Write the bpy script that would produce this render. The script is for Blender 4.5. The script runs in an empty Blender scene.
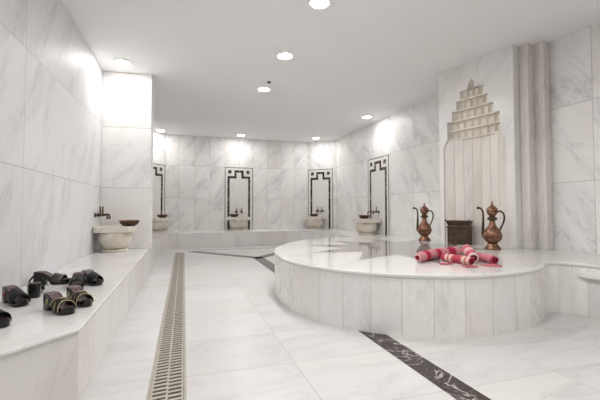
import bpy, bmesh, math, random
from mathutils import Vector, Matrix
random.seed(7)
C = bpy.context.scene.collection
PI = math.pi
K = 0.78                      # survey units -> metres (applied to the whole place at the end)
ZC, ZB, ZG = 3.278, 0.408, 0.512   # ceiling, bench and platform heights

# ------------------------------------------------------------------ materials
def srgb(r, g, b):
    f = lambda c: c/12.92 if c <= .04045 else ((c+.055)/1.055)**2.4
    return (f(r/255), f(g/255), f(b/255), 1)

class NT:
    def __init__(s, name):
        s.m = bpy.data.materials.new(name); s.m.use_nodes = True
        s.t = s.m.node_tree; s.b = s.t.nodes['Principled BSDF']
    def n(s, kind, **kw):
        o = s.t.nodes.new(kind)
        for k, v in kw.items(): setattr(o, k, v)
        return o
    def l(s, a, b): s.t.links.new(a, b)
    def math(s, op, a, b=None, c=None, clamp=False):
        o = s.n('ShaderNodeMath', operation=op); o.use_clamp = clamp
        for i, v in enumerate((a, b, c)):
            if v is None: continue
            if isinstance(v, (int, float)): o.inputs[i].default_value = v
            else: s.l(v, o.inputs[i])
        return o.outputs[0]
    def mix(s, f, a, b):
        o = s.n('ShaderNodeMix', data_type='RGBA')
        for i, v in ((0, f), (6, a), (7, b)):
            if isinstance(v, (int, float)): o.inputs[i].default_value = v
            elif isinstance(v, tuple): o.inputs[i].default_value = v
            else: s.l(v, o.inputs[i])
        return o.outputs[2]
    def smooth(s, v, lo, hi, a=0., b=1.):
        o = s.n('ShaderNodeMapRange', interpolation_type='SMOOTHSTEP')
        s.l(v, o.inputs[0])
        for i, x in enumerate((lo, hi, a, b)): o.inputs[i+1].default_value = x
        return o.outputs[0]
    def noise(s, vec, scale, detail=4, rough=.55, dist=0.):
        o = s.n('ShaderNodeTexNoise'); s.l(vec, o.inputs['Vector'])
        o.inputs['Scale'].default_value = scale; o.inputs['Detail'].default_value = detail
        o.inputs['Roughness'].default_value = rough; o.inputs['Distortion'].default_value = dist
        return o.outputs['Fac']
    def bump(s, h, strength, dist=.01):
        o = s.n('ShaderNodeBump'); o.inputs['Strength'].default_value = strength
        o.inputs['Distance'].default_value = dist
        s.l(h, o.inputs['Height']); s.l(o.outputs[0], s.b.inputs['Normal'])
    def set(s, **kw):
        for k, v in kw.items():
            i = s.b.inputs[k.replace('_', ' ')]
            if isinstance(v, (int, float, tuple)): i.default_value = v
            else: s.l(v, i)
        return s.m

def marble(name, tile=None, off=(0, 0), angle=0., stretch=3., base=(225, 222, 218), vein=(150, 150, 152),
           amount=.5, rough=.25, jw=.004, joint=(176, 172, 166), space='UV', scale=1., tint=(214, 204, 190), warm=.25, spec=.5,
           thin=.5):
    t = NT(name)
    tc = t.n('ShaderNodeTexCoord'); src = tc.outputs[space]
    vec = src; jf = None; var = None
    if tile:
        sp = t.n('ShaderNodeSeparateXYZ'); t.l(src, sp.inputs[0])
        a = t.math('DIVIDE', t.math('SUBTRACT', sp.outputs[0], off[0]), tile[0])
        b = t.math('DIVIDE', t.math('SUBTRACT', sp.outputs[1], off[1]), tile[1])
        fa, fb = t.math('FLOOR', a), t.math('FLOOR', b)
        cb = t.n('ShaderNodeCombineXYZ'); t.l(fa, cb.inputs[0]); t.l(fb, cb.inputs[1])
        wn = t.n('ShaderNodeTexWhiteNoise', noise_dimensions='2D'); t.l(cb.outputs[0], wn.inputs['Vector'])
        var = wn.outputs['Value']
        sc = t.n('ShaderNodeVectorMath', operation='SCALE'); t.l(wn.outputs['Color'], sc.inputs[0]); sc.inputs['Scale'].default_value = 31.
        ad = t.n('ShaderNodeVectorMath', operation='ADD'); t.l(src, ad.inputs[0]); t.l(sc.outputs[0], ad.inputs[1])
        vec = ad.outputs[0]
        def edge(x, w):
            f = t.math('FRACT', x); return t.math('MULTIPLY', t.math('MINIMUM', f, t.math('SUBTRACT', 1., f)), w)
        d = t.math('MINIMUM', edge(a, tile[0]), edge(b, tile[1]))
        jf = t.smooth(d, jw*.35, jw, 1., 0.)
    r1 = t.n('ShaderNodeMapping'); t.l(vec, r1.inputs[0]); r1.inputs['Rotation'].default_value = (0, 0, -angle) if space == 'UV' else (.4, angle, .3)
    st = t.n('ShaderNodeMapping'); t.l(r1.outputs[0], st.inputs[0])
    st.inputs['Scale'].default_value = (scale, scale*stretch, scale)
    p = st.outputs[0]
    n1 = t.noise(p, .9, 6, .6, .5)
    n2 = t.noise(p, 1.6, 9, .62, 1.1)
    n3 = t.noise(p, 5., 8, .65, .3)
    cloud = t.smooth(n1, .46, .74)
    vline = t.smooth(t.math('ABSOLUTE', t.math('SUBTRACT', n2, .5)), .0, .035, 1., 0.)
    mask = t.smooth(n1, .42, .62)
    f = t.math('ADD', t.math('MULTIPLY', cloud, amount*.55), t.math('MULTIPLY', t.math('MULTIPLY', vline, mask), amount*thin))
    f = t.math('ADD', f, t.math('MULTIPLY', t.smooth(n3, .4, .75), amount*.16), clamp=True)
    w = t.noise(vec, .55*scale, 3, .5)
    col = t.mix(t.math('MULTIPLY', t.smooth(w, .42, .7), warm), srgb(*base), srgb(*tint))
    col = t.mix(f, col, srgb(*vein))
    if var is not None:
        hsv = t.n('ShaderNodeHueSaturation'); t.l(col, hsv.inputs['Color'])
        t.l(t.math('ADD', t.math('MULTIPLY', var, .07), .955), hsv.inputs['Value']); col = hsv.outputs[0]
        col = t.mix(jf, col, srgb(*joint))
    rr = t.math('ADD', t.math('MULTIPLY', n3, .10), rough-.05)
    if jf is not None: t.bump(t.math('SUBTRACT', 1., jf), .15, .003)
    return t.set(Base_Color=col, Roughness=rr, Specular_IOR_Level=spec)

def plain(name, rgb, rough=.5, metal=0., spec=.5, noise=0., nscale=20., bump=0., dark=None):
    t = NT(name); tc = t.n('ShaderNodeTexCoord')
    n = t.noise(tc.outputs['Object'], nscale, 5, .6)
    c = srgb(*rgb)
    d = srgb(*dark) if dark else tuple(x*(1-noise) for x in c[:3])+(1,)
    col = t.mix(t.smooth(n, .35, .68), c, d)
    if bump: t.bump(n, bump, .004)
    return t.set(Base_Color=col, Roughness=rough, Metallic=metal, Specular_IOR_Level=spec)

def emit(name, rgb, s):
    t = NT(name); return t.set(Base_Color=srgb(*rgb), Emission_Color=srgb(*rgb), Emission_Strength=s)

M = {}
LAMP = 222.
WB = (245, 243, 241)
M['wall_left'] = marble('marble wall left', (3.12, 1.0), (3.55, 1.39), math.radians(62), 4.5, (227, 227, 229), (156, 158, 163), .40, .5, spec=.2)
M['wall'] = marble('marble wall back', (.452, .98), (.305, 1.37), math.radians(52), 3., WB, (150, 152, 158), .5, .4, spec=.3)
M['wall_right'] = marble('marble wall right', (.9, .98), (.16, 1.39), math.radians(48), 3., WB, (150, 150, 154), .48, .4, spec=.3)
M['stub'] = marble('marble partition', (1.6, .98), (-.2, 1.39), math.radians(45), 2.5, WB, (150, 152, 156), .35, .4, spec=.3)
M['floor'] = marble('marble floor', (.71, .63), (.02, 1.78), math.radians(8), 3.2, (214, 213, 212), (160, 160, 160), .42, .3, joint=(188, 184, 178), jw=.005)
M['bench_top'] = marble('marble bench top', (1.9, 3.), (-1.9, .6), math.radians(75), 2.5, (232, 231, 229), (165, 166, 170), .35, .18, jw=.003)
M['bench_side'] = marble('marble bench front', (1.5, 1.2), (0, -.3), math.radians(70), 3., (232, 229, 227), (166, 162, 160), .34, .3, jw=.003)
M['plat_side'] = marble('marble platform side', (.255, 2.), (.11, -.5), math.radians(80), 3., (249, 247, 244), (184, 179, 175), .34, .28, jw=.0035, warm=.4, tint=(228, 220, 213), joint=(204, 198, 192))
M['plat_top'] = marble('marble platform top', None, (0, 0), math.radians(25), 2.2, (231, 229, 226), (168, 168, 170), .35, .09)
M['cladding'] = marble('marble niche slab', None, (0, 0), math.radians(55), 2.5, (239, 237, 235), (170, 168, 168), .35, .3)
M['pilaster'] = marble('marble pilaster', None, (0, 0), math.radians(80), 3., (234, 230, 227), (160, 156, 158), .5, .28, warm=.4)
M['recess'] = marble('marble recess', (.1475, 5.), (0, -1.), math.radians(82), 3., (238, 232, 226), (186, 180, 174), .45, .3, jw=.004, joint=(170, 160, 150), warm=.5)
M['muqarnas'] = marble('carved pale limestone', None, (0, 0), .3, 1.5, (246, 240, 229), (206, 196, 180), .3, .6, space='Object', scale=4., spec=.3)
M['basin'] = marble('marble basin', None, (0, 0), .5, 1.6, (234, 227, 217), (146, 138, 132), .5, .28, space='Object', scale=3.2, warm=.6, tint=(206, 190, 166))
M['panel'] = marble('white marble panel', None, (0, 0), math.radians(80), 2., (236, 234, 230), (186, 180, 172), .25, .25)
M['paint'] = plain('white ceiling paint', (249, 248, 248), .8, noise=.01, nscale=2.)
M['steel'] = plain('grate metal', (184, 176, 165), .42, .25, noise=.12, nscale=14.)
M['channel'] = plain('drain channel', (88, 77, 68), .8, noise=.4, nscale=9.)
M['brass'] = plain('aged brass', (112, 90, 62), .35, .85, dark=(62, 48, 34), nscale=30.)
M['copper'] = plain('hammered copper', (156, 114, 92), .4, .7, dark=(92, 64, 50), nscale=30., bump=.3)
M['copper_dark'] = plain('dark aged copper', (92, 72, 58), .45, .5, dark=(52, 40, 32), nscale=40., bump=.2)
M['bronze'] = plain('dark bronze', (88, 70, 54), .5, .35, dark=(66, 52, 40), nscale=16., bump=.1)
M['lamp_rim'] = plain('lamp rim', (240, 240, 238), .4)
M['lamp'] = emit('lamp diffuser', (255, 254, 252), LAMP)
M['lamp_dim'] = emit('dimmer lamp diffuser', (255, 254, 252), LAMP*.48)
M['black'] = plain('black lacquer', (13, 12, 13), .2, dark=(7, 7, 8), nscale=20.)
M['strap'] = plain('black velvet', (15, 14, 15), .55, dark=(8, 8, 8), spec=.3, nscale=60.)
M['insole'] = plain('patterned insole', (112, 82, 84), .45, dark=(40, 24, 28), nscale=70.)
M['gold'] = plain('gold braid', (204, 192, 140), .4, .3, dark=(160, 146, 92), nscale=80.)
M['silver'] = plain('silver stud', (206, 204, 200), .25, .8, dark=(150, 146, 142))
M['pinkstud'] = plain('pink flower bead', (196, 96, 116), .35, dark=(150, 60, 80))

def dark_marble():
    t = NT('dark red veined marble'); tc = t.n('ShaderNodeTexCoord')
    n = t.noise(tc.outputs['UV'], 2.6, 5, .55, 1.2); n2 = t.noise(tc.outputs['UV'], 9., 6, .6, 1.)
    v = t.smooth(t.math('ABSOLUTE', t.math('SUBTRACT', n, .5)), .002, .016, 1., 0.)
    v2 = t.math('MULTIPLY', t.smooth(t.math('ABSOLUTE', t.math('SUBTRACT', n2, .52)), .0, .02, 1., 0.), .14)
    col = t.mix(t.smooth(n2, .4, .6), srgb(52, 38, 37), srgb(36, 27, 27))
    col = t.mix(t.math('MAXIMUM', t.math('MULTIPLY', v, .75), v2), col, srgb(196, 184, 180))
    return t.set(Base_Color=col, Roughness=.2)
M['dark'] = dark_marble()
M['star'] = plain('polished dark grey marble', (166, 160, 158), .07, dark=(146, 140, 138), nscale=4.)

def towel_mat(name, red, pale, period, duty, phase, ring):
    t = NT(name); tc = t.n('ShaderNodeTexCoord'); sp = t.n('ShaderNodeSeparateXYZ'); t.l(tc.outputs['UV'], sp.inputs[0])
    u = sp.outputs[0]
    f = t.math('FRACT', t.math('DIVIDE', t.math('ADD', u, phase), period))
    solid = t.math('LESS_THAN', f, duty)
    rings = t.smooth(t.math('FRACT', t.math('DIVIDE', u, ring)), .35, .5)
    n = t.noise(tc.outputs['Object'], 160., 3)
    pale_c = t.mix(t.math('MULTIPLY', rings, .75), srgb(*pale), srgb(*red))
    col = t.mix(solid, pale_c, srgb(*red))
    hsv = t.n('ShaderNodeHueSaturation'); t.l(col, hsv.inputs['Color']); t.l(t.math('ADD', t.math('MULTIPLY', n, .5), .75), hsv.inputs['Value'])
    t.bump(n, .4, .003)
    return t.set(Base_Color=hsv.outputs[0], Roughness=.9, Specular_IOR_Level=.2)
M['towel_a'] = towel_mat('red and white striped cotton', (180, 48, 78), (222, 176, 178), .262, .42, .135, .034)
M['towel_b'] = towel_mat('cream and red cotton', (188, 74, 92), (226, 206, 190), .19, .5, .05, .05)
M['towel_c'] = towel_mat('pink and white cotton', (192, 92, 108), (232, 208, 206), .17, .45, .14, .03)
M['towel_d'] = towel_mat('rose cotton', (176, 84, 102), (206, 138, 148), .3, .2, .02, .02)
M['towel_end'] = plain('red towel end', (150, 36, 58), .9, spec=.2, dark=(96, 24, 40), nscale=60.)
M['fringe'] = plain('red fringe', (214, 130, 138), .9, spec=.2, dark=(190, 90, 104), nscale=60.)

# ------------------------------------------------------------------ mesh helpers
def link(name, bm, mat, parent=None, smooth=False, bevel=0., segs=2, loc=None, rotz=None):
    bmesh.ops.recalc_face_normals(bm, faces=bm.faces)
    me = bpy.data.meshes.new(name); bm.to_mesh(me); bm.free()
    me.materials.append(mat)
    if smooth:
        for p in me.polygons: p.use_smooth = True
    o = bpy.data.objects.new(name, me); C.objects.link(o)
    if parent: o.parent = parent
    if loc: o.location = loc
    if rotz is not None: o.rotation_euler.z = rotz
    if bevel:
        b = o.modifiers.new('bevel', 'BEVEL'); b.width = bevel*K; b.segments = segs; b.limit_method = 'ANGLE'; b.angle_limit = math.radians(40)
    return o

def prism(poly, z0, z1, bm=None, uvoff=0., um=None):
    """extrude a plan polygon between two heights; side UV = (run, height), top UV = plan"""
    bm = bm or bmesh.new(); uv = bm.loops.layers.uv.verify()
    n = len(poly)
    lo = [bm.verts.new((x, y, z0)) for x, y in poly]; hi = [bm.verts.new((x, y, z1)) for x, y in poly]
    run = uvoff
    for i in range(n):
        j = (i+1) % n; L = math.dist(poly[i], poly[j])*(um(i) if um else 1.)
        f = bm.faces.new((lo[i], lo[j], hi[j], hi[i]))
        for lp, c in zip(f.loops, ((run, z0), (run+L, z0), (run+L, z1), (run, z1))): lp[uv].uv = c
        run += L
    for vs in (hi, lo[::-1]):
        f = bm.faces.new(vs)
        for lp in f.loops: lp[uv].uv = (lp.vert.co.x, lp.vert.co.y)
    return bm

def box(bm, x0, x1, y0, y1, z0, z1): return prism([(x0, y0), (x1, y0), (x1, y1), (x0, y1)], z0, z1, bm)

def offset(poly, d):
    n = len(poly); area = sum(poly[i][0]*poly[(i+1) % n][1]-poly[(i+1) % n][0]*poly[i][1] for i in range(n))
    s = 1 if area > 0 else -1; out = []
    for i in range(n):
        p, q, r = Vector(poly[i-1]), Vector(poly[i]), Vector(poly[(i+1) % n])
        a = (q-p).normalized(); b = (r-q).normalized()
        na, nb = Vector((a.y, -a.x))*s, Vector((b.y, -b.x))*s
        m = (na+nb); m = m/max(m.length_squared, .3)*2*.5*2 if m.length > 1e-6 else na
        m = (na+nb).normalized(); c = max(m.dot(na), .5)
        out.append(tuple(q+m*d/c))
    return out

def lathe(prof, seg=24, bm=None, z=0., cx=0., cy=0., caps=True):
    bm = bm or bmesh.new(); uv = bm.loops.layers.uv.verify(); rings = []
    for r, h in prof:
        if r < 1e-5: rings.append([bm.verts.new((cx, cy, z+h))])
        else: rings.append([bm.verts.new((cx+r*math.cos(2*PI*k/seg), cy+r*math.sin(2*PI*k/seg), z+h)) for k in range(seg)])
    for a, b in zip(rings, rings[1:]):
        for k in range(seg):
            j = (k+1) % seg
            vs = [a[k % len(a)], a[j % len(a)], b[j % len(b)], b[k % len(b)]]
            u = []
            for v in vs:
                if v not in u: u.append(v)
            if len(u) > 2: bm.faces.new(u)
    if caps:
        for r in (rings[0], rings[-1]):
            if len(r) > 2:
                try: bm.faces.new(r)
                except ValueError: pass
    return bm

def tube(pts, rad, seg=10, bm=None, squash=1., ruv=True):
    bm = bm or bmesh.new(); uv = bm.loops.layers.uv.verify()
    pts = [Vector(p) for p in pts]; n = len(pts)
    rad = rad if isinstance(rad, (list, tuple)) else [rad]*n
    up = Vector((0, 0, 1)); rings = []; run = [0.]
    for i in range(1, n): run.append(run[-1]+(pts[i]-pts[i-1]).length)
    prev = None
    for i, p in enumerate(pts):
        t = (pts[min(i+1, n-1)]-pts[max(i-1, 0)]).normalized()
        if prev is None:
            s = t.cross(up)
            if s.length < .05: s = t.cross(Vector((1, 0, 0)))
        else: s = prev - t*prev.dot(t)
        s.normalize(); prev = s; w = s.cross(t).normalized()
        rings.append([bm.verts.new(p+s*rad[i]*math.cos(2*PI*k/seg)+w*rad[i]*squash*math.sin(2*PI*k/seg)) for k in range(seg)])
    for i in range(n-1):
        for k in range(seg):
            j = (k+1) % seg
            f = bm.faces.new((rings[i][k], rings[i][j], rings[i+1][j], rings[i+1][k]))
            for lp, c in zip(f.loops, ((run[i], k), (run[i], k+1), (run[i+1], k+1), (run[i+1], k))): lp[uv].uv = (c[0], c[1]/seg)
    for r, u in ((rings[0], 0.), (rings[-1], run[-1])):
        f = bm.faces.new(r)
        for lp in f.loops: lp[uv].uv = (u, 0)
    return bm

def spline(pts, n=8):
    out = []; P = [Vector(p) for p in pts]; P = [P[0]]+P+[P[-1]]
    for i in range(1, len(P)-2):
        for k in range(n):
            t = k/n; a, b, c, d = P[i-1:i+3]
            out.append(.5*((2*b)+(c-a)*t+(2*a-5*b+4*c-d)*t*t+(3*b-a-3*c+d)*t**3))
    out.append(P[-2]); return out

def ball(bm, c, r, sq=(1, 1, 1), seg=8):
    m = Matrix.Translation(c) @ Matrix.Diagonal((r*sq[0], r*sq[1], r*sq[2], 1))
    bmesh.ops.create_uvsphere(bm, u_segments=seg, v_segments=max(4, seg//2+1), radius=1., matrix=m); return bm

def thing(name, label, cat, loc=(0, 0, 0), rotz=0., group=None):
    o = bpy.data.objects.new(name, None); C.objects.link(o); o.empty_display_size = .05
    o.location = loc; o.rotation_euler = (0, 0, rotz); o['label'] = label; o['category'] = cat
    if group: o['group'] = group
    return o
def struct(name, bm, mat, **kw):
    o = link(name, bm, mat, **kw); o['kind'] = 'structure'; return o
def dup(root, loc, rotz, label, group=None):
    def cp(o, par):
        c = o.copy(); C.objects.link(c)
        if par: c.parent = par
        for ch in list(o.children): cp(ch, c)
        return c
    r = cp(root, None); r.location = loc; r.rotation_euler = (0, 0, rotz); r['label'] = label
    if group: r['group'] = group
    return r

# ------------------------------------------------------------------ room shell
XL, XR, YB, YF = -1.268, 4.67, 11.5, -1.6
BL0, BL1 = (-.53, YB), (XL, 10.76)        # left far corner cut
BR0, BR1 = (3.93, YB), (XR, 10.79)        # right far corner cut
def floor_mesh():
    bm = bmesh.new(); uv = bm.loops.layers.uv.verify()
    xs = [XL-.2, -.08, 1.53, XR+.2]; y0, y1 = YF-.2, YB+.2
    T0 = [bm.verts.new((x, y0, 0)) for x in xs]; T1 = [bm.verts.new((x, y1, 0)) for x in xs]
    B0 = [bm.verts.new((x, y0, -.1)) for x in xs]; B1_ = [bm.verts.new((x, y1, -.1)) for x in xs]
    maps = (lambda x, y: ((x+.15)*1.2+.02, 1.78+(y-2.34)*.63/.43), lambda x, y: (x, y), lambda x, y: (x-.14, 1.78+(y-1.77)*.63/.5))
    for i in range(3):
        f = bm.faces.new((T0[i], T0[i+1], T1[i+1], T1[i]))
        for lp in f.loops: lp[uv].uv = maps[i](lp.vert.co.x, lp.vert.co.y)
        bm.faces.new((B0[i], B1_[i], B1_[i+1], B0[i+1])); bm.faces.new((T0[i], B0[i], B0[i+1], T0[i+1])); bm.faces.new((T1[i], T1[i+1], B1_[i+1], B1_[i]))
    bm.faces.new((T0[0], T1[0], B1_[0], B0[0])); bm.faces.new((T0[3], B0[3], B1_[3], T1[3]))
    return bm
struct('floor', floor_mesh(), M['floor'])
struct('ceiling', prism([(XL-.2, YF-.2), (XR+.2, YF-.2), (XR+.2, YB+.2), (XL-.2, YB+.2)], ZC, ZC+.1), M['paint'])

def wall(name, a, b, mat, th=.12, u0=None):
    """wall from plan point a to b, room on the left of a->b; UV u = run along it"""
    a, b = Vector(a), Vector(b); d = (b-a).normalized(); n = Vector((d.y, -d.x))
    bm = bmesh.new(); uv = bm.loops.layers.uv.verify()
    P = [a, b, b+n*th, a+n*th]
    lo = [bm.verts.new((p.x, p.y, 0)) for p in P]; hi = [bm.verts.new((p.x, p.y, ZC)) for p in P]
    for i in range(4):
        j = (i+1) % 4; bm.faces.new((lo[i], lo[j], hi[j], hi[i]))
    bm.faces.new(hi); bm.faces.new(lo[::-1])
    u0 = 0. if u0 is None else u0
    for f in bm.faces:
        for lp in f.loops:
            v = lp.vert.co; lp[uv].uv = (u0+(Vector((v.x, v.y))-a).dot(d), v.z)
    return struct(name, bm, mat)
wall('wall_left', (XL, YB), (XL, YF), M['wall_left'], u0=0.)
for lp_obj in (bpy.data.objects['wall_left'],):        # run measured along +Y so the slab joints fall where they are seen
    uvl = lp_obj.data.uv_layers[0]
    for lp in lp_obj.data.loops:
        v = lp_obj.data.vertices[lp.vertex_index].co; uvl.data[lp.index].uv = (v.y, v.z)
wall('wall_back', BR0, BL0, M['wall'])
o = bpy.data.objects['wall_back']
for lp in o.data.loops:
    v = o.data.vertices[lp.vertex_index].co; o.data.uv_layers[0].data[lp.index].uv = (v.x, v.z)
wall('wall_back_left', BL0, BL1, M['wall'], u0=.3)
wall('wall_back_right', BR1, BR0, M['wall'], u0=.3)
wall('wall_right', (XR, YF), BR1, M['wall_right'])
wall('wall_front', (XL, YF), (XR, YF), M['wall_right'])
# short cross wall standing on the left bench
struct('wall_partition', prism([(XL, 6.50), (-.525, 6.42), (-.525, 6.76), (XL, 6.84)], ZB, ZC), M['stub'], bevel=.006)
struct('trim_1', box(None, -.525, -.508, 6.50, 6.56, ZB, ZC), M['panel'], bevel=.004)
struct('trim_2', box(None, -.525, -.512, 6.62, 6.70, ZB, ZC), M['panel'], bevel=.004)

# dark inlaid strips in the floor
def strip(name, pts, w, mat):
    bm = bmesh.new(); uv = bm.loops.layers.uv.verify(); z0, z1 = -.02, .0015
    a, b = Vector(pts[0]), Vector(pts[1]); d = (b-a).normalized(); n = Vector((-d.y, d.x))*w/2
    P = [a-n, b-n, b+n, a+n]
    prism([tuple(p) for p in P], z0, z1, bm)
    return struct(name, bm, mat)
strip('trim_3', ((1.53, -1.5), (1.53, 2.95)), .18, M['dark'])
strip('trim_4', ((1.53, 5.3), (1.53, 7.76)), .22, M['dark'])
strip('trim_5', ((1.58, 7.66), (.18, 9.38)), .23, M['dark'])
strip('trim_6', ((1.48, 7.66), (2.95, 9.38)), .23, M['dark'])

# ------------------------------------------------------------------ benches
def bench(label, body, slab, group):
    t = thing('marble_bench', label, 'bench', (0, 0, 0), 0, group)
    link('front_panel', prism(body, 0, ZB-.02), M['bench_side'], t)
    link('seat_slab', prism(slab, ZB-.02, ZB), M['bench_top'], t, bevel=.008)
    return t
G_B = 'marble benches along the walls'
e = .010
bench('long white marble bench along the left wall, holding the black sandals',
      [(XL+.002, 1.41), (-.525-e, 2.262), (-.525-e, 9.50), (XL+.002, 9.50)],
      [(XL+.002, 1.38), (-.525, 2.245), (-.525, 9.50), (XL+.002, 9.50)], G_B)
bench('white marble bench along the far back wall, under the middle inlaid panel',
      [(XL+.002, 9.502), (-.525-e, 9.502), (-.46-e*.5, 9.78), (-.17, 10.10+e), (3.24, 10.24+e), (3.58, 10.05), (XR, 10.79), (3.93, YB), (-.53, YB), (XL, 10.76)],
      [(XL+.002, 9.502), (-.525, 9.502), (-.46, 9.76), (-.17, 10.10), (3.24, 10.24), (3.56, 10.03), (XR, 10.79), (3.93, YB), (-.53, YB), (XL, 10.76)], G_B)
bench('white marble bench along the right wall, behind the round platform',
      [(3.68+e, 6.45), (XR, 6.45), (XR, 10.79), (3.58, 10.05), (3.68+e, 9.82)],
      [(3.68, 6.45), (XR, 6.45), (XR, 10.79), (3.56, 10.03), (3.68, 9.82)], G_B)

# ------------------------------------------------------------------ heated round platform
cx, cy, R = 2.503, 3.87, 1.464
arc = [(cx+R*math.cos(math.radians(a)), cy+R*math.sin(math.radians(a))) for a in [-58-k*4.0 for k in range(0, 34)]]   # round front edge
rear = [tuple(p)[:2] for p in spline([(1.06, 4.18, 0), (1.10, 4.50, 0), (1.20, 4.85, 0), (1.34, 5.14, 0), (1.60, 5.58, 0), (1.86, 5.88, 0), (2.12, 6.10, 0), (2.5, 6.28, 0), (3.0, 6.39, 0), (3.6, 6.40, 0)], 4)]
concave = [tuple(p)[:2] for p in spline([(3.805, 1.9, 0), (3.80, 2.3, 0), (3.785, 2.48, 0), (3.745, 2.62, 0), (3.68, 2.715, 0), (3.60, 2.76, 0), (3.50, 2.765, 0), (3.41, 2.72, 0)], 4)]
outline = arc+rear+[(XR-.001, 6.40), (XR-.001, -.6), (3.805, -.6)]+concave
poly_hollow = lambda p: p[0] > 3.3 and 2.4 < p[1] < 2.9
plat = thing('marble_platform', 'large round raised white marble platform with dark grey star on top', 'platform')
link('base', prism(outline, 0, ZG-.036, um=lambda i: 2.1 if poly_hollow(outline[i]) else 1.), M['plat_side'], plat)
top = [(min(x, XR-.001), min(y, 6.44)) for x, y in offset(outline, .012)]
link('top_slab', prism(top, ZG-.036, ZG), M['plat_top'], plat, bevel=.014, segs=3)
tips = [(1.758, 3.471), (1.50, 4.219), (1.75, 5.06), (2.40, 5.74), (3.201, 5.845), (3.884, 5.409), (4.06, 4.60), (4.021, 3.813), (3.267, 3.114), (2.397, 2.998)]
sc_, inner = Vector((2.861, 4.413)), [(2.151, 4.122), (2.098, 4.59), (2.389, 5.01), (2.877, 5.20), (3.264, 5.12), (3.52, 4.745), (3.63, 4.24), (3.42, 3.80), (2.90, 3.62), (2.38, 3.727)]
star = []
for tp, ip in zip(tips, inner): star += [tp, ip]
so = link('star_inlay', prism(star, ZG-.004, ZG+.0012), M['star'], plat); so['label'] = 'polished dark grey star inlay'
SEAM = plain('grey slab seam', (170, 166, 160), .6)
for a, b in (((1.758, 3.471), (1.345, 3.005)), ((3.267, 3.114), (3.50, 2.765)), ((2.397, 2.998), (2.36, 2.42)), ((1.50, 4.219), (1.06, 4.12))):
    a, b = Vector(a), Vector(b); n = (b-a).normalized(); n = Vector((-n.y, n.x))*.0025
    link('seam', prism([tuple(a-n), tuple(b-n), tuple(b+n), tuple(a+n)], ZG-.002, ZG+.0006), SEAM, plat)

led = thing('marble_ledge', 'low marble ledge with rounded lip against the bench at right edge of photo', 'ledge')
link('front_panel', prism([(3.765, -.55), (3.80, -.55), (3.795, 2.50), (3.765, 2.56)], 0, .372), M['bench_side'], led)
link('lip_slab', prism([(3.72, -.55), (3.80, -.55), (3.795, 2.54), (3.745, 2.62), (3.72, 2.62)], .372, .43), M['plat_top'], led, bevel=.02, segs=3)

# ------------------------------------------------------------------ muqarnas niche on the right
ND = Vector((.214, -.977)).normalized(); NI = Vector((.977, .214)).normalized()     # along the slab, into the wall
NA = Vector((3.965, 4.94))
nrot = math.atan2(ND.y, ND.x)
niche = thing('marble_niche', 'tall marble wall niche with carved stepped stalactite hood and pilasters', 'niche', (NA.x, NA.y, ZG), nrot)
# local frame: x along the slab, y into the wall (local +y = rot90 of x), z up from the platform
def hz(z): return z-ZG
sx = .585
half = [(.505, 0), (.505, 2.015), (.455, 2.12), (.43, 2.15), (.43, 2.42), (.338, 2.42), (.338, 2.572), (.257, 2.572), (.257, 2.72), (.19, 2.72), (.19, 2.865), (.066, 2.865), (.056, 2.92), (.03, 2.965), (0, 3.0)]
op = [(sx-h, hz(z) if z else 0) for h, z in half]+[(sx+h, hz(z) if z else 0) for h, z in half[-2::-1]]
face = [(0, 0)]+op+[(1.21, 0), (1.21, hz(ZC)), (0, hz(ZC))]
bm = bmesh.new(); uv = bm.loops.layers.uv.verify()
fr = [bm.verts.new((x, 0, z)) for x, z in face]; bk = [bm.verts.new((x, .36, z)) for x, z in face]
f = bm.faces.new(fr); bm.faces.new(bk[::-1])
for i in range(len(face)):
    j = (i+1) % len(face); bm.faces.new((fr[i], bk[i], bk[j], fr[j]))
for f in bm.faces:
    for lp in f.loops: lp[uv].uv = (lp.vert.co.x+lp.vert.co.y, lp.vert.co.z)
link('front_slab', bm, M['cladding'], niche)
# faceted recess behind it
bm = bmesh.new(); uv = bm.loops.layers.uv.verify()
NF = 7; prof = []
for k in range(NF+1):
    q = -1+2*k/NF; prof.append((sx+.5049*q, .02+.095*(1-abs(q)**2.6)))
H = hz(2.16)
lo = [bm.verts.new((x, y, 0)) for x, y in prof]; hi = [bm.verts.new((x, y, H)) for x, y in prof]
lo2 = [bm.verts.new((x, y+.02, 0)) for x, y in prof]; hi2 = [bm.verts.new((x, y+.02, H)) for x, y in prof]
for k in range(NF):
    f = bm.faces.new((lo[k], lo[k+1], hi[k+1], hi[k]))
    for lp, c in zip(f.loops, ((k, 0), (k+1, 0), (k+1, 1), (k, 1))): lp[uv].uv = (c[0]*.1475, c[1]*1.6)
    bm.faces.new((lo2[k], hi2[k], hi2[k+1], lo2[k+1])); bm.faces.new((hi[k], hi[k+1], hi2[k+1], hi2[k])); bm.faces.new((lo[k], lo2[k], lo2[k+1], lo[k+1]))
bm.faces.new((lo[0], hi[0], hi2[0], lo2[0])); bm.faces.new((lo[-1], lo2[-1], hi2[-1], hi[-1]))
link('recess', bm, M['recess'], niche)
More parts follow.
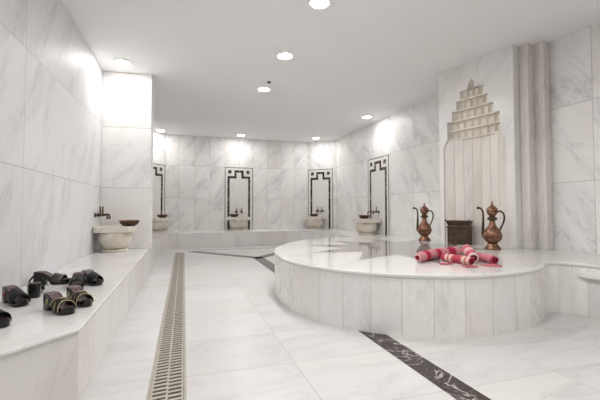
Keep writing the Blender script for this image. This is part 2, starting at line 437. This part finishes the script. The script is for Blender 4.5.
# tiers of hollowed cells
def tier(h, z0, z1, n, fy, dep):
    bm = bmesh.new(); w = 2*h/n; zz0, zz1 = hz(z0), hz(z1)
    nu, nv = 10, 6
    for c in range(n):
        x0 = sx-h+c*w; g = []
        for j in range(nv+1):
            v = j/nv; row = []
            for i in range(nu+1):
                u = i/nu
                arch = (1-abs(2*u-1)**5)**.8
                foot = min(1., v*5.)**.7; hood = 1.
                row.append(bm.verts.new((x0+w*u, fy+dep*arch*hood*foot, zz0+(zz1-zz0)*v)))
            g.append(row)
        for j in range(nv):
            for i in range(nu): bm.faces.new((g[j][i], g[j][i+1], g[j+1][i+1], g[j+1][i]))
        lipz = .018; y2 = fy-.02                       # scalloped lip under every cell
        pr = [bm.verts.new((x0+w*i/nu, y2+.012*(1-abs(2*i/nu-1)**2), zz0)) for i in range(nu+1)]
        pr2 = [bm.verts.new((x0+w*i/nu, y2+.012*(1-abs(2*i/nu-1)**2), zz0+lipz)) for i in range(nu+1)]
        pb = [bm.verts.new((x0+w*i/nu, fy+.03, zz0+lipz)) for i in range(nu+1)]
        pc = [bm.verts.new((x0+w*i/nu, .345, zz0)) for i in range(nu+1)]
        for i in range(nu):
            bm.faces.new((pr[i], pr[i+1], pr2[i+1], pr2[i])); bm.faces.new((pr2[i], pr2[i+1], pb[i+1], pb[i])); bm.faces.new((pr[i], pc[i], pc[i+1], pr[i+1]))
    # solid behind the cells
    yb = fy+dep+.012
    if yb < .34:
        P = [bm.verts.new(p) for p in ((sx-h, yb, zz0), (sx+h, yb, zz0), (sx+h, yb, zz1), (sx-h, yb, zz1), (sx-h, .345, zz0), (sx+h, .345, zz0), (sx+h, .345, zz1), (sx-h, .345, zz1))]
        for q in ((0, 1, 2, 3), (4, 7, 6, 5), (3, 2, 6, 7), (0, 4, 5, 1), (0, 3, 7, 4), (1, 5, 6, 2)): bm.faces.new([P[i] for i in q])
    return link('carved_tier', bm, M['muqarnas'], niche)
tier(.4295, 2.13, 2.272, 7, .085, .05)
tier(.4295, 2.272, 2.4195, 7, .068, .052)
tier(.3375, 2.42, 2.5715, 6, .052, .05)
tier(.2565, 2.572, 2.7195, 5, .036, .05)
tier(.1895, 2.72, 2.8645, 4, .023, .048)
bm = bmesh.new()                                          # pointed top cell
pk = [(-.065, 2.8655), (-.055, 2.92), (-.03, 2.963), (0, 2.998), (.03, 2.963), (.055, 2.92), (.065, 2.8655)]
c0 = bm.verts.new((sx, .09, hz(2.9)))
ring = [bm.verts.new((sx+x, .012, hz(z))) for x, z in pk]; mid = [bm.verts.new((sx+x*.7, .07, hz(2.87+(z-2.8655)*.8))) for x, z in pk]
for i in range(len(pk)):
    j = (i+1) % len(pk); bm.faces.new((ring[i], ring[j], mid[j], mid[i])); bm.faces.new((mid[i], mid[j], c0))
link('carved_finial', bm, M['muqarnas'], niche)
# stepped pilasters each side (plan drawn in room coordinates, brought into the niche's frame)
def to_local(p):
    d = Vector(p)-NA; return (d.dot(ND), d.dot(NI))
for plan in ([(4.361, 3.788), (4.358, 3.655), (4.512, 3.685), (4.508, 3.546), (4.668, 3.58), (4.668, 3.86), (4.576, 3.8355)],
             [(4.12, 4.974), (4.15, 5.10), (4.29, 5.13), (4.32, 5.26), (4.46, 5.29), (4.49, 5.42), (4.668, 5.46), (4.668, 5.10), (4.317, 5.017)]):
    link('stepped_pilaster', prism([to_local(p) for p in plan], 0, hz(ZC)), M['pilaster'], niche, bevel=.004)

# ------------------------------------------------------------------ inlaid wall panels
PW, PH = .88, 1.94
def poly_xz(bm, pts, y0, y1):
    uv = bm.loops.layers.uv.verify()
    a = [bm.verts.new((x, y0, z)) for x, z in pts]; b = [bm.verts.new((x, y1, z)) for x, z in pts]
    fs = [bm.faces.new(a), bm.faces.new(b[::-1])]
    for i in range(len(pts)):
        j = (i+1) % len(pts); fs.append(bm.faces.new((a[i], b[i], b[j], a[j])))
    for f in fs:
        for lp in f.loops: lp[uv].uv = (lp.vert.co.x, lp.vert.co.z)
    return bm
def rect(bm, x0, x1, z0, z1, y0, y1): return poly_xz(bm, [(x0, z0), (x1, z0), (x1, z1), (x0, z1)], y0, y1)
# local: x across, -y towards the room, z up from the bench
def make_panel(label, loc, rotz):
    t = thing('inlaid_panel', label, 'wall panel', loc, rotz, 'inlaid marble wall panels')
    w = PW/2
    link('backing_slab', rect(bmesh.new(), -w, w, 0, PH, -.008, 0), M['panel'], t)
    bm = bmesh.new()
    poly_xz(bm, [(-w, 0), (-w+.017, 0), (-w+.017, PH-.017), (w-.017, PH-.017), (w-.017, 0), (w, 0), (w, PH), (-w, PH)], -.0105, -.0085)
    link('border_line', bm, M['dark'], t)
    a, b, c, d = .085, .15, .295, .365
    out = [(-w+a, 0), (-w+b, 0), (-w+b, PH-.345), (-w+d, PH-.345), (-w+d, PH-.16), (w-d, PH-.16), (w-d, PH-.345), (w-b, PH-.345), (w-b, 0), (w-a, 0),
           (w-a, PH-.275), (w-c, PH-.275), (w-c, PH-.09), (-w+c, PH-.09), (-w+c, PH-.275), (-w+a, PH-.275)]
    bm = bmesh.new(); poly_xz(bm, out, -.011, -.0085)
    link('stepped_band', bm, M['dark'], t)
    for s in (-1, 1):
        x0 = s*(w-.155)
        link('corner_square', rect(bmesh.new(), x0-.05, x0+.05, PH-.195, PH-.09, -.0115, -.0085), M['dark'], t)
    return t
pan = make_panel('tall white panel with black stepped border on the middle of back wall', (1.645, YB-.001, ZB), 0)
ang_r = math.atan2(BR1[1]-BR0[1], BR1[0]-BR0[0]); ang_l = math.atan2(BL0[1]-BL1[1], BL0[0]-BL1[0])
mr = ((BR0[0]+BR1[0])/2, (BR0[1]+BR1[1])/2); ml = ((BL0[0]+BL1[0])/2, (BL0[1]+BL1[1])/2)
GP = 'inlaid marble wall panels'
dup(pan, (mr[0]-.03, mr[1]+.03, ZB), ang_r, 'tall panel with black stepped border on the angled far right corner wall', GP)
dup(pan, (ml[0]+.04, ml[1]+.04, ZB), ang_l, 'panel with black stepped border half hidden behind the left cross wall', GP)
pr = dup(pan, (XR-.001, 8.14, ZB), -PI/2, 'tall panel with black stepped border on right wall, nearest of the panels', GP); pr.scale = (1.18, 1, 1)

# ------------------------------------------------------------------ basins
def rrect(w, d, r, n=5):
    out = []
    for sx_, sy_, a0 in ((1, 1, 0), (-1, 1, 90), (-1, -1, 180), (1, -1, 270)):
        for k in range(n+1):
            a = math.radians(a0+90*k/n); out.append((sx_*(w-r)+r*math.cos(a), sy_*(d-r)+r*math.sin(a)))
    return out
def make_basin(label, loc, rotz):
    t = thing('marble_basin', label, 'basin', loc, rotz, 'carved marble washbasins')
    link('foot', lathe([(0, 0), (.205, 0), (.215, .012), (.205, .034), (.185, .04), (0, .04)], 32), M['basin'], t, smooth=False)
    link('bowl_body', lathe([(0, .04), (.17, .04), (.215, .075), (.25, .13), (.268, .19), (.27, .235), (.262, .275), (.262, .30), (.22, .30), (.215, .24), (.17, .15), (.08, .11), (0, .105)], 36, caps=False), M['basin'], t, smooth=True)
    bm = bmesh.new(); n = 24
    outp = rrect(.325, .275, .11); inn = []
    for x, y in outp:
        a = math.atan2(y, x); inn.append((.215*math.cos(a), .215*math.sin(a)))
    z0, z1 = .30, .392
    lo = [bm.verts.new((x, y, z0)) for x, y in outp]; hi = [bm.verts.new((x, y, z1)) for x, y in outp]
    li = [bm.verts.new((x, y, z0)) for x, y in inn]; hi_ = [bm.verts.new((x, y, z1)) for x, y in inn]
    m = len(outp)
    for i in range(m):
        j = (i+1) % m
        for q in ((lo[i], lo[j], hi[j], hi[i]), (hi[i], hi[j], hi_[j], hi_[i]), (hi_[i], hi_[j], li[j], li[i]), (li[i], li[j], lo[j], lo[i])): bm.faces.new(q)
    link('rim', bm, M['basin'], t, bevel=.008)
    return t
GB = 'carved marble washbasins'
B1 = (-.985, 6.12, ZB)
nr = Vector((-.707, -.707)); nl = Vector((.707, -.707))
BBACK = (1.60, YB-.29, ZB)
BCR = (mr[0]-.20-.09, mr[1]-.20+.09, ZB); BCL = (ml[0]+.225, ml[1]-.20, ZB); BR = (XR-.30, 8.22, ZB)
bas = make_basin('round-bellied marble washbasin in the corner at the end of left bench', B1, 0)
bas.scale = (1, 1, 1)
dup(bas, BBACK, 0, 'marble washbasin on the back bench before the middle inlaid panel', GB)
dup(bas, BCR, ang_r, 'marble washbasin before the panel on angled far right corner wall', GB)
dup(bas, BCL, ang_l, 'marble washbasin mostly hidden behind the left cross wall', GB)
dup(bas, BR, -PI/2, 'marble washbasin before the inlaid panel on right wall', GB)

bas.scale = (.84, .84, .97)
# copper bowls resting on the basin rims
def make_bowl(label, loc):
    t = thing('copper_bowl', label, 'bowl', loc, 0, 'copper bathing bowls')
    link('bowl_body', lathe([(0, 0), (.07, 0), (.10, .012), (.132, .045), (.142, .078), (.136, .078), (.126, .047), (.095, .018), (0, .008)], 28, caps=False), M['copper_dark'], t, smooth=True)
    bm = bmesh.new(); lathe([(.136, .076), (.146, .076), (.148, .082), (.145, .087), (.136, .087), (.136, .076)], 28, bm, caps=False)
    link('rim', bm, M['copper'], t, smooth=True)
    return t
RZ = ZB+.3925
bowl = make_bowl('brown copper bowl on the rim of basin at end of left bench', (-.79, 6.08, ZB+.392*.97+.0005))
GBW = 'copper bathing bowls'
dup(bowl, (BBACK[0]-.15, BBACK[1]-.05, RZ), .4, 'small copper bowl on the rim of the back wall basin', GBW)
dup(bowl, (BCR[0]-.03, BCR[1]-.02, RZ), 1., 'copper bowl on the rim of the far right corner basin', GBW)
dup(bowl, (BCL[0]+.10, BCL[1]-.06, RZ), 1.3, 'copper bowl on basin half hidden behind the left cross wall', GBW)
dup(bowl, (BR[0]+.02, BR[1]+.14, RZ), 2., 'copper bowl on the rim of the right wall basin', GBW)

# wall taps: local +x out of the wall
def make_tap(label, loc, rotz):
    t = thing('brass_tap', label, 'tap', loc, rotz, 'brass wall taps')
    bm = bmesh.new(); tube([(0, 0, 0), (.012, 0, 0), (.018, 0, 0)], [.036, .036, .022], 14, bm)
    link('wall_flange', bm, M['brass'], t, smooth=False)
    bm = bmesh.new(); tube([(.016, 0, 0), (.05, 0, 0), (.06, 0, 0), (.09, 0, 0), (.10, 0, 0), (.115, 0, 0)], [.013, .013, .021, .021, .014, .014], 12, bm)
    link('valve_body', bm, M['brass'], t, smooth=True)
    bm = bmesh.new(); tube(spline([(.11, 0, 0), (.14, 0, .012), (.165, 0, -.005), (.172, 0, -.045)], 5), .0125, 12, bm)
    tube([(.172, 0, -.045), (.172, 0, -.06)], .017, 12, bm)
    link('spout', bm, M['brass'], t, smooth=True)
    bm = bmesh.new(); tube([(.075, 0, .018), (.075, 0, .05), (.075, 0, .056), (.075, 0, .066), (.075, 0, .07), (.075, 0, .12), (.075, 0, .13)], [.011, .011, .018, .018, .010, .012, .006], 10, bm)
    link('handle', bm, M['brass'], t, smooth=True)
    return t
TZ = .958
tap = make_tap('brass tap on left wall above corner basin, nearer of two', (XL-.001, 6.10, .955), 0)
GT = 'brass wall taps'
dup(tap, (XL-.001, 6.28, .955), 0, 'brass tap on left wall above corner basin, beside the cross wall', GT)
for dx, w in ((-.075, 'left'), (.08, 'right')):
    dup(tap, (1.645+dx, YB-.008, TZ), -PI/2, f'{w} one of two brass taps on the back wall panel', GT)
    v = Vector((math.cos(ang_r), math.sin(ang_r)))
    dup(tap, (mr[0]-.005-.03+v.x*dx, mr[1]-.007+.03+v.y*dx, TZ+.02), ang_r-PI/2, f'{w} one of two brass taps on the angled far right corner panel', GT)
dup(tap, (XR-.008, 8.36, TZ+.01), PI, 'farther of two brass taps on the right wall panel', GT)
dup(tap, (XR-.008, 8.10, TZ+.01), PI, 'nearer of two brass taps on the right wall panel', GT)

# ------------------------------------------------------------------ copper ewers: local -x is the spout side
def make_ewer(label, loc, rotz):
    t = thing('copper_ewer', label, 'ewer', loc, rotz, 'engraved copper ewers')
    link('base', lathe([(0, 0), (.098, 0), (.10, .012), (.088, .03), (.066, .065), (.056, .09), (0, .09)], 28), M['copper'], t, smooth=True)
    link('belly', lathe([(.056, .088), (.080, .10), (.106, .135), (.116, .17), (.115, .20), (.102, .235), (.078, .275), (.052, .305), (.038, .335), (.034, .37), (.034, .385)], 32), M['copper'], t, smooth=True)
    lk = link('neck_collar', lathe([(.034, .383), (.052, .388), (.062, .40), (.062, .412), (.05, .424), (.036, .43)], 24), M['copper_dark'], t, smooth=True); lk['label'] = 'dark neck collar'
    link('neck', lathe([(.036, .428), (.042, .45), (.062, .475), (.066, .49), (.060, .505)], 24), M['copper'], t, smooth=True)
    ld = link('lid', lathe([(.058, .503), (.068, .508), (.070, .525), (.060, .545), (.042, .565), (.02, .585), (.012, .592)], 24), M['copper'], t, smooth=True)
    link('finial', lathe([(.012, .591), (.017, .60), (.012, .612), (.006, .63), (0, .645)], 14), M['copper'], ld, smooth=True)
    sp = spline([(-.098, 0, .155), (-.112, 0, .20), (-.112, 0, .27), (-.108, 0, .37), (-.107, 0, .45), (-.115, 0, .51), (-.138, 0, .545), (-.160, 0, .55)], 5)
    rr = [.024-(.024-.0115)*min(1, i/(len(sp)*.55)) for i in range(len(sp))]
    link('spout', tube(sp, rr, 12), M['copper_dark'], t, smooth=True)
    bm = bmesh.new(); ball(bm, (-.166, 0, .548), .021, (1, 1, .9), 12); link('spout_tip', bm, M['copper_dark'], t, smooth=True)
    hd = spline([(.056, 0, .495), (.095, 0, .505), (.13, 0, .475), (.14, 0, .41), (.122, 0, .34), (.100, 0, .285), (.084, 0, .245)], 5)
    link('handle', tube(hd, [.0115]*len(hd), 10), M['copper_dark'], t, smooth=True)
    return t
ev = make_ewer('large copper ewer at right of the dark bronze box, before the niche', (3.905, 3.835, ZG+.0002), -math.radians(46))
dup(ev, (3.895, 5.255, ZG+.0002), -math.radians(38), 'copper ewer at left of the niche, farther from the camera', 'engraved copper ewers')

# ------------------------------------------------------------------ bronze box
bt = thing('bronze_box', 'dark brown square metal box with flared rim, standing in the niche', 'box', (3.985, 4.535, ZG+.0002), -math.radians(62))
w, d = .155, .075
link('body', prism([(-w, -d), (w, -d), (w, d), (-w, d)], 0, .262), M['bronze'], bt, bevel=.006)
link('neck_band', prism([(-w-.012, -d-.012), (w+.012, -d-.012), (w+.012, d+.012), (-w-.012, d+.012)], .25, .27), M['bronze'], bt, bevel=.004)
bm = bmesh.new()
secs = [(.0, .27), (-.006, .285), (.0, .30), (.010, .33), (.014, .348), (.014, .36), (-.02, .36), (-.03, .33)]
rg = []
for o_, z in secs: rg.append([bm.verts.new((sx_*(w+o_), sy_*(d+o_), z)) for sx_, sy_ in ((-1, -1), (1, -1), (1, 1), (-1, 1))])
for a, b in zip(rg, rg[1:]):
    for i in range(4): bm.faces.new((a[i], a[(i+1) % 4], b[(i+1) % 4], b[i]))
bm.faces.new(rg[0]); bm.faces.new(rg[-1])
link('flared_rim', bm, M['bronze'], bt, bevel=.004)
for sx_ in (-1, 1):
    bm = bmesh.new(); tube([(sx_*(w+.008), -d-.008, .352), (sx_*(w+.020), -d-.018, .362), (sx_*(w+.026), -d-.022, .376)], [.014, .012, .005], 8, bm)
    link('corner_tip', bm, M['bronze'], bt, smooth=True)

# ------------------------------------------------------------------ rolled bath wraps
def roll(label, path, r, mat, soft=False, cat='towel'):
    p0 = Vector(path[0])
    t = thing('rolled_towel', label, cat, (p0.x, p0.y, ZG), 0, 'rolled striped bath wraps')
    loc = [Vector(p)-Vector((p0.x, p0.y, ZG)) for p in path]
    pts = spline(loc, 8); n = len(pts)
    rad = [r*(1+.05*math.sin(i*1.3)) for i in range(n)]; rad[0] *= .8; rad[-1] *= .8; rad[1] *= .96; rad[-2] *= .96
    if soft:
        for i_, q_ in enumerate((.5, .72, .86, .94, .98)): rad[i_] = r*q_
    link('cloth_roll', tube(pts, rad, 20, squash=.96), mat, t, smooth=True)
    for a, b in ((pts[0], pts[1]), (pts[-1], pts[-2])):   # coiled ends
        d_ = (a-b).normalized(); s = d_.cross(Vector((0, 0, 1))).normalized(); u = s.cross(d_)
        sp = []
        for k in range(46):
            th = k*.42; q = r*(.42 if soft and a is pts[0] else .70)*(1-k/52)
            sp.append(a+d_*.002+s*q*math.cos(th)+u*q*math.sin(th)*.95)
        link('coiled_end', tube(sp, r*.085, 6), M['towel_end'], t, smooth=True)
    return t
def fringe(t, base, d, n, ln):
    bm = bmesh.new(); r_ = random.Random(n)
    for k in range(n):
        a = base+Vector((r_.uniform(-.05, .05), r_.uniform(-.03, .03), 0)); a.z = .0045
        b = a+Vector((d[0]*ln+r_.uniform(-.03, .03), d[1]*ln+r_.uniform(-.03, .03), 0)); m = (a+b)/2+Vector((r_.uniform(-.01, .01), r_.uniform(-.01, .01), .006))
        tube([a, m, b], [.0035, .0035, .002], 6, bm)
    o = link('fringe', bm, M['fringe'], t, smooth=True); o['label'] = 'loose pink fringe'
ra = .053
ZT = .0015
t1 = roll('long red and white striped towel roll lying at the left of the pile', [(2.205, 3.09, ZG+ra+ZT), (2.44, 3.235, ZG+ra+ZT), (2.70, 3.36, ZG+ra+ZT), (3.02, 3.44, ZG+ra+ZT)], ra, M['towel_a'], soft=True)
t2 = roll('short cream and red towel roll at the front of the pile', [(2.54, 3.13, ZG+.041+ZT), (2.57, 2.98, ZG+.041+ZT), (2.60, 2.80, ZG+.041+ZT)], .041, M['towel_b'])
t3 = roll('pink and white towel roll leaning up in the middle of the pile', [(2.705, 2.89, ZG+.056), (2.78, 3.02, ZG+.088), (2.855, 3.15, ZG+.118)], .05, M['towel_c'])
t4 = roll('small rose towel roll at the right end of the pile', [(2.925, 3.06, ZG+.043+ZT), (2.89, 2.92, ZG+.043+ZT), (2.845, 2.77, ZG+.043+ZT)], .043, M['towel_d'])
fringe(t2, Vector((.02, -.36, 0)), (-.6, -.5), 26, .10)
fringe(t3, Vector((.03, -.12, 0)), (.3, -.95), 22, .10)
fringe(t2, Vector((-.07, -.16, 0)), (-.9, -.5), 14, .09)

# ------------------------------------------------------------------ platform sandals: local +x heel -> toe, x in 0 .. .34
SL, SS = .33, .87
def width(x):
    q = x/SL
    pts = [(0, .030), (.06, .042), (.2, .047), (.45, .043), (.65, .052), (.8, .054), (.92, .045), (1., .022)]
    for (a, wa), (b, wb) in zip(pts, pts[1:]):
        if q <= b: s = (q-a)/(b-a); return wa+(wb-wa)*s
    return pts[-1][1]
def topz(x):
    q = x/SL; s = min(1., max(0., (q-.20)/.5)); s = s*s*(3-2*s); return .118+(.044-.118)*s+(.008 if q > .95 else 0)
def botz(x):
    q = x/SL
    if q < .27: return 0.
    if q < .52: s = math.sin((q-.27)/.25*PI); return max(0., .042*s)
    return .0 if q < .9 else (q-.9)/.1*.012
def loft(x0, x1, n, wf, zf0, zf1, inset=0.):
    bm = bmesh.new(); rg = []
    for i in range(n+1):
        x = x0+(x1-x0)*i/n; w_ = max(.004, wf(x)-inset); a, b = zf0(x), zf1(x)
        rg.append([bm.verts.new(p) for p in ((x, -w_*.96, a), (x, -w_, a+(b-a)*.3), (x, -w_, b-.004), (x, -w_*.95, b), (x, 0, b-.001), (x, w_*.95, b), (x, w_, b-.004), (x, w_, a+(b-a)*.3), (x, w_*.96, a))])
    m = 9
    for a, b in zip(rg, rg[1:]):
        for k in range(m): bm.faces.new((a[k], a[(k+1) % m], b[(k+1) % m], b[k]))
    bm.faces.new(rg[0]); bm.faces.new(rg[-1]); return bm
def strap_mesh(xa, xb, skew, h, n=14, th=.006):
    """band arching over the foot between xa and xb at one side, shifted by skew at the other"""
    bm = bmesh.new(); rg = []
    for i in range(n+1):
        t = i/n; a = PI*t; row = []
        for x, dz in ((xa, 0), ((xa+xb)/2, .004), (xb, -.004)):
            xx = x+skew*t; w_ = width(min(SL*.97, max(0, xx)))+.005; zb = topz(min(SL, xx))-.022
            for r_ in (0, th): row.append((xx, (w_+r_)*math.cos(a), zb+(h+dz+r_)*math.sin(a)**.8 if a not in (0, PI) else zb))
        rg.append([bm.verts.new(row[k]) for k in (0, 2, 4, 5, 3, 1)])
    for a, b in zip(rg, rg[1:]):
        for k in range(6): bm.faces.new((a[k], a[(k+1) % 6], b[(k+1) % 6], b[k]))
    bm.faces.new(rg[0]); bm.faces.new(rg[-1]); return bm
def edge_tube(xa, skew, h, off=.010, n=18, r=.003, bm=None):
    pts = []
    for i in range(n+1):
        t = i/n; a = PI*t; xx = xa+skew*t; w_ = width(min(SL*.97, max(0, xx)))+off; zb = topz(min(SL, xx))-.022
        pts.append((xx, w_*math.cos(a), zb+(h+off-.004)*max(0, math.sin(a))**.8))
    return tube(pts, r, 6, bm)
def flower(bm, c, r, nrm_y):
    for k in range(5):
        a = 2*PI*k/5; ball(bm, (c[0]+r*1.5*math.cos(a), c[1]+nrm_y*.003, c[2]+r*1.5*math.sin(a)), r, (1, .6, 1), 8)
def make_sandal(label, toe, ang, style):
    a = math.radians(ang); hx, hy = toe[0]-SL*SS*math.cos(a), toe[1]-SL*SS*math.sin(a)
    t = thing('platform_sandal', label, 'sandal', (hx, hy, ZB+.0003), a, 'black platform sandals'); t.scale = (SS, SS, SS)
    link('sole', loft(0, SL, 26, width, botz, topz), M['black'], t, smooth=False, bevel=.002)
    link('insole', loft(.008, SL-.014, 22, width, lambda x: topz(x)-.002, lambda x: topz(x)+.003, .007), M['insole'], t)
    if style == 'gold':
        for (xa, xb, sk) in ((.165, .225, .06), (.225, .285, -.06)):
            st = link('strap', strap_mesh(xa, xb, sk, .064), M['strap'], t, smooth=True)
            bm = bmesh.new(); edge_tube(xa+.002, sk, .064, bm=bm); edge_tube(xb-.002, sk, .062, bm=bm)
            o = link('gold_trim', bm, M['gold'], st, smooth=True); o['label'] = 'gold braid edging'
        for s in (-1, 1):
            bm = bmesh.new(); flower(bm, (.10, s*(width(.10)+.001), .072), .007, s)
            link('flower_stud', bm, M['gold'], t, smooth=True)
    elif style == 'flower':
        link('strap', strap_mesh(.165, .295, 0, .068), M['strap'], t, smooth=True)
        for s in (-1, 1):
            bm = bmesh.new(); flower(bm, (.085, s*(width(.085)+.001), .066), .008, s); link('flower_stud', bm, M['pinkstud'], t, smooth=True)
    elif style == 'sequin':
        link('strap', strap_mesh(.185, .275, .0, .066), plain('grey sequin strap', (92, 88, 88), .35, .3, dark=(40, 38, 38), nscale=160.), t, smooth=True)
    elif style == 'studded':
        st = link('strap', strap_mesh(.155, .30, 0, .068), M['strap'], t, smooth=True)
        for k, (fx, fa) in enumerate(((.20, .5), (.23, .35), (.24, .62), (.205, .72))):
            a_ = PI*fa; w_ = width(fx)+.011; bm = bmesh.new()
            ball(bm, (fx, w_*math.cos(a_), topz(fx)-.022+.075*math.sin(a_)**.8), .006, (1, 1, 1), 8); link('silver_stud', bm, M['silver'], st, smooth=True)
    elif style == 'tall':
        link('strap', strap_mesh(.17, .285, 0, .115), M['strap'], t, smooth=True)
    else:
        link('strap', strap_mesh(.17, .29, .01, .07), M['strap'], t, smooth=True)
    return t
make_sandal('black platform sandal with pink flower bead on its heel, leftmost whole sandal', (-.995, 2.84), -52, 'flower')
make_sandal('plain black sandal seen from its heel, between flower sandal and wedge against wall', (-1.09, 3.36), 104, 'tall')
make_sandal('black wedge sandal with grey sequinned strap, nearest the left wall', (-.925, 3.60), -13, 'sequin')
make_sandal('black sandal with silver studs on its strap, toe towards the camera', (-.80, 3.27), -80, 'studded')
make_sandal('plain black sandal farthest right, beside the silver studded sandal', (-.668, 3.42), -57, 'plain')
make_sandal('black sandal with crossed gold-edged straps, nearest whole sandal to the camera', (-.648, 2.54), -50, 'gold')
make_sandal('black sandal with crossed gold-edged straps, nearest the bench front edge', (-.592, 2.70), -57, 'gold')
make_sandal('black sandal cut off by the left photo edge, only its toe showing', (-.912, 2.372), -40, 'plain')

# ------------------------------------------------------------------ floor drains
dr = thing('floor_drain', 'long slotted floor drain grate running beside the left bench', 'drain')
X0, X1, Y0, Y1 = -.188, .024, .6, 9.16
bm = bmesh.new()
for x0, x1 in ((X0, X0+.014), (X1-.014, X1)): box(bm, x0, x1, Y0, Y1, 0, .004)
box(bm, X0, X1, Y0-.014, Y0, 0, .004); box(bm, X0, X1, Y1, Y1+.014, 0, .004)
link('frame', bm, M['steel'], dr)
link('channel', box(None, X0+.014, X1-.014, Y0, Y1, 0, .0008), M['channel'], dr)
bm = bmesh.new(); pitch = .049
y = Y0+.01; mid = (X0+X1)/2
for x0, x1 in ((X0+.016, X0+.028), (mid-.006, mid+.006), (X1-.028, X1-.016)): box(bm, x0, x1, Y0, Y1, .0009, .0044)
while y < Y1-.04:
    for x0, x1, sl in ((X0+.028, mid-.006, .012), (mid+.006, X1-.028, .012)):
        prism([(x0, y), (x1, y+sl), (x1, y+sl+.025), (x0, y+.025)], .0009, .0042, bm)
    y += pitch
link('grating', bm, M['steel'], dr)
d2 = thing('floor_drain', 'narrow slotted drain line along the foot of the back bench', 'drain')
bm = bmesh.new(); y0 = 9.53
link('channel', box(None, .35, 3.2, y0+.01, y0+.06, 0, .0008), M['channel'], d2)
box(bm, .34, 3.21, y0, y0+.012, 0, .004); box(bm, .34, 3.21, y0+.058, y0+.07, 0, .004)
x = .36
while x < 3.18:
    box(bm, x, x+.035, y0+.012, y0+.058, .0009, .004); x += .075
link('grating', bm, M['steel'], d2)

# ------------------------------------------------------------------ ceiling lamps
G_L = 'round ceiling downlights'
def make_lamp(label, x, y):
    t = thing('ceiling_light', label, 'ceiling light', (x, y, ZC), 0, G_L)
    link('trim_ring', lathe([(.099, -.017), (.105, -.017), (.110, -.010), (.110, 0), (.099, 0), (.099, -.017)], 32, caps=False), M['lamp_rim'], t, smooth=False)
    link('diffuser', lathe([(0, -.0225), (.05, -.0215), (.08, -.019), (.0985, -.0155), (.0985, -.004), (0, -.004)], 32), M['lamp'], t)
    return t
def light(x, y, e, size=.16, spread=160):
    l = bpy.data.lights.new('fill_light', 'AREA'); l.shape = 'DISK'; l.size = size*K; l.energy = e*K*K; l.color = (1., .99, .982); l.spread = math.radians(spread)
    o = bpy.data.objects.new('fill_light', l); C.objects.link(o); o.location = (x, y, ZC-.04)
P_ = 21.5
lamps = [(1.37, 3.60, 'round ceiling light nearest the camera, at top centre of the photo', 1.), (1.375, 5.03, 'round ceiling light second from the camera in the middle row', 1.),
         (1.395, 6.58, 'round ceiling light third and farthest in the middle row', 1.15), (-.905, 6.0, 'round ceiling light above the corner basin on left bench', .5),
         (-.66, 10.95, 'round ceiling light peeking past the left cross wall', .5), (1.617, 10.93, 'round ceiling light above the middle back wall panel', .75),
         (3.93, 10.66, 'round ceiling light above the angled far right corner panel', .6), (4.20, 7.83, 'round ceiling light above the right wall panel', .6)]
l0 = None
for x, y, lab, e_ in lamps:
    if l0 is None: l0 = make_lamp(lab, x, y)
    else:
        d_ = dup(l0, (x, y, ZC), 0, lab, G_L)
        if e_ < .9:
            for ch in d_.children:
                if ch.name.startswith('diffuser'):
                    ch.data = ch.data.copy(); ch.data.materials[0] = M['lamp_dim']
for x, y, e_ in ((1.37, 2.0, .85), (1.37, .4, 1.), (-.6, 1.2, .3), (3.2, .6, .25)): light(x, y, P_*e_)    # added unseen fill lights above and behind the camera, some continuing the lamp row
sm = thing('smoke_detector', 'tiny dark ceiling sensor beside the second row light', 'sensor', (1.40, 6.19, ZC))
link('cap', lathe([(0, -.02), (.02, -.02), (.03, -.008), (.034, 0), (0, 0)], 16), M['bronze'], sm, smooth=True)
link('stem', lathe([(0, -.03), (.008, -.03), (.010, -.019), (0, -.019)], 10), M['bronze'], sm, smooth=True)

# ------------------------------------------------------------------ world, camera, view
wd = bpy.data.worlds.new('World'); bpy.context.scene.world = wd; wd.use_nodes = True
wd.node_tree.nodes['Background'].inputs[0].default_value = (1, .98, .95, 1); wd.node_tree.nodes['Background'].inputs[1].default_value = .3
done = set()
for o in list(bpy.data.objects):
    o.location = o.location*K
    if o.type == 'MESH' and o.data.name not in done:
        done.add(o.data.name); o.data.transform(Matrix.Scale(K, 4))
cam = bpy.data.cameras.new('camera'); co = bpy.data.objects.new('camera', cam); C.objects.link(co)
cam.sensor_width = 36; cam.lens = 363.68/600*36; cam.shift_y = -3.15/600; cam.clip_start = .05
co.location = (0, 0, 1.05*K); co.rotation_euler = (math.radians(91.875), 0, -math.radians(17.69))
sc = bpy.context.scene; sc.camera = co
vs = sc.view_settings; vs.view_transform = 'Standard'; vs.look = 'None'; vs.gamma = 1.; vs.use_curve_mapping = False; vs.exposure = .27
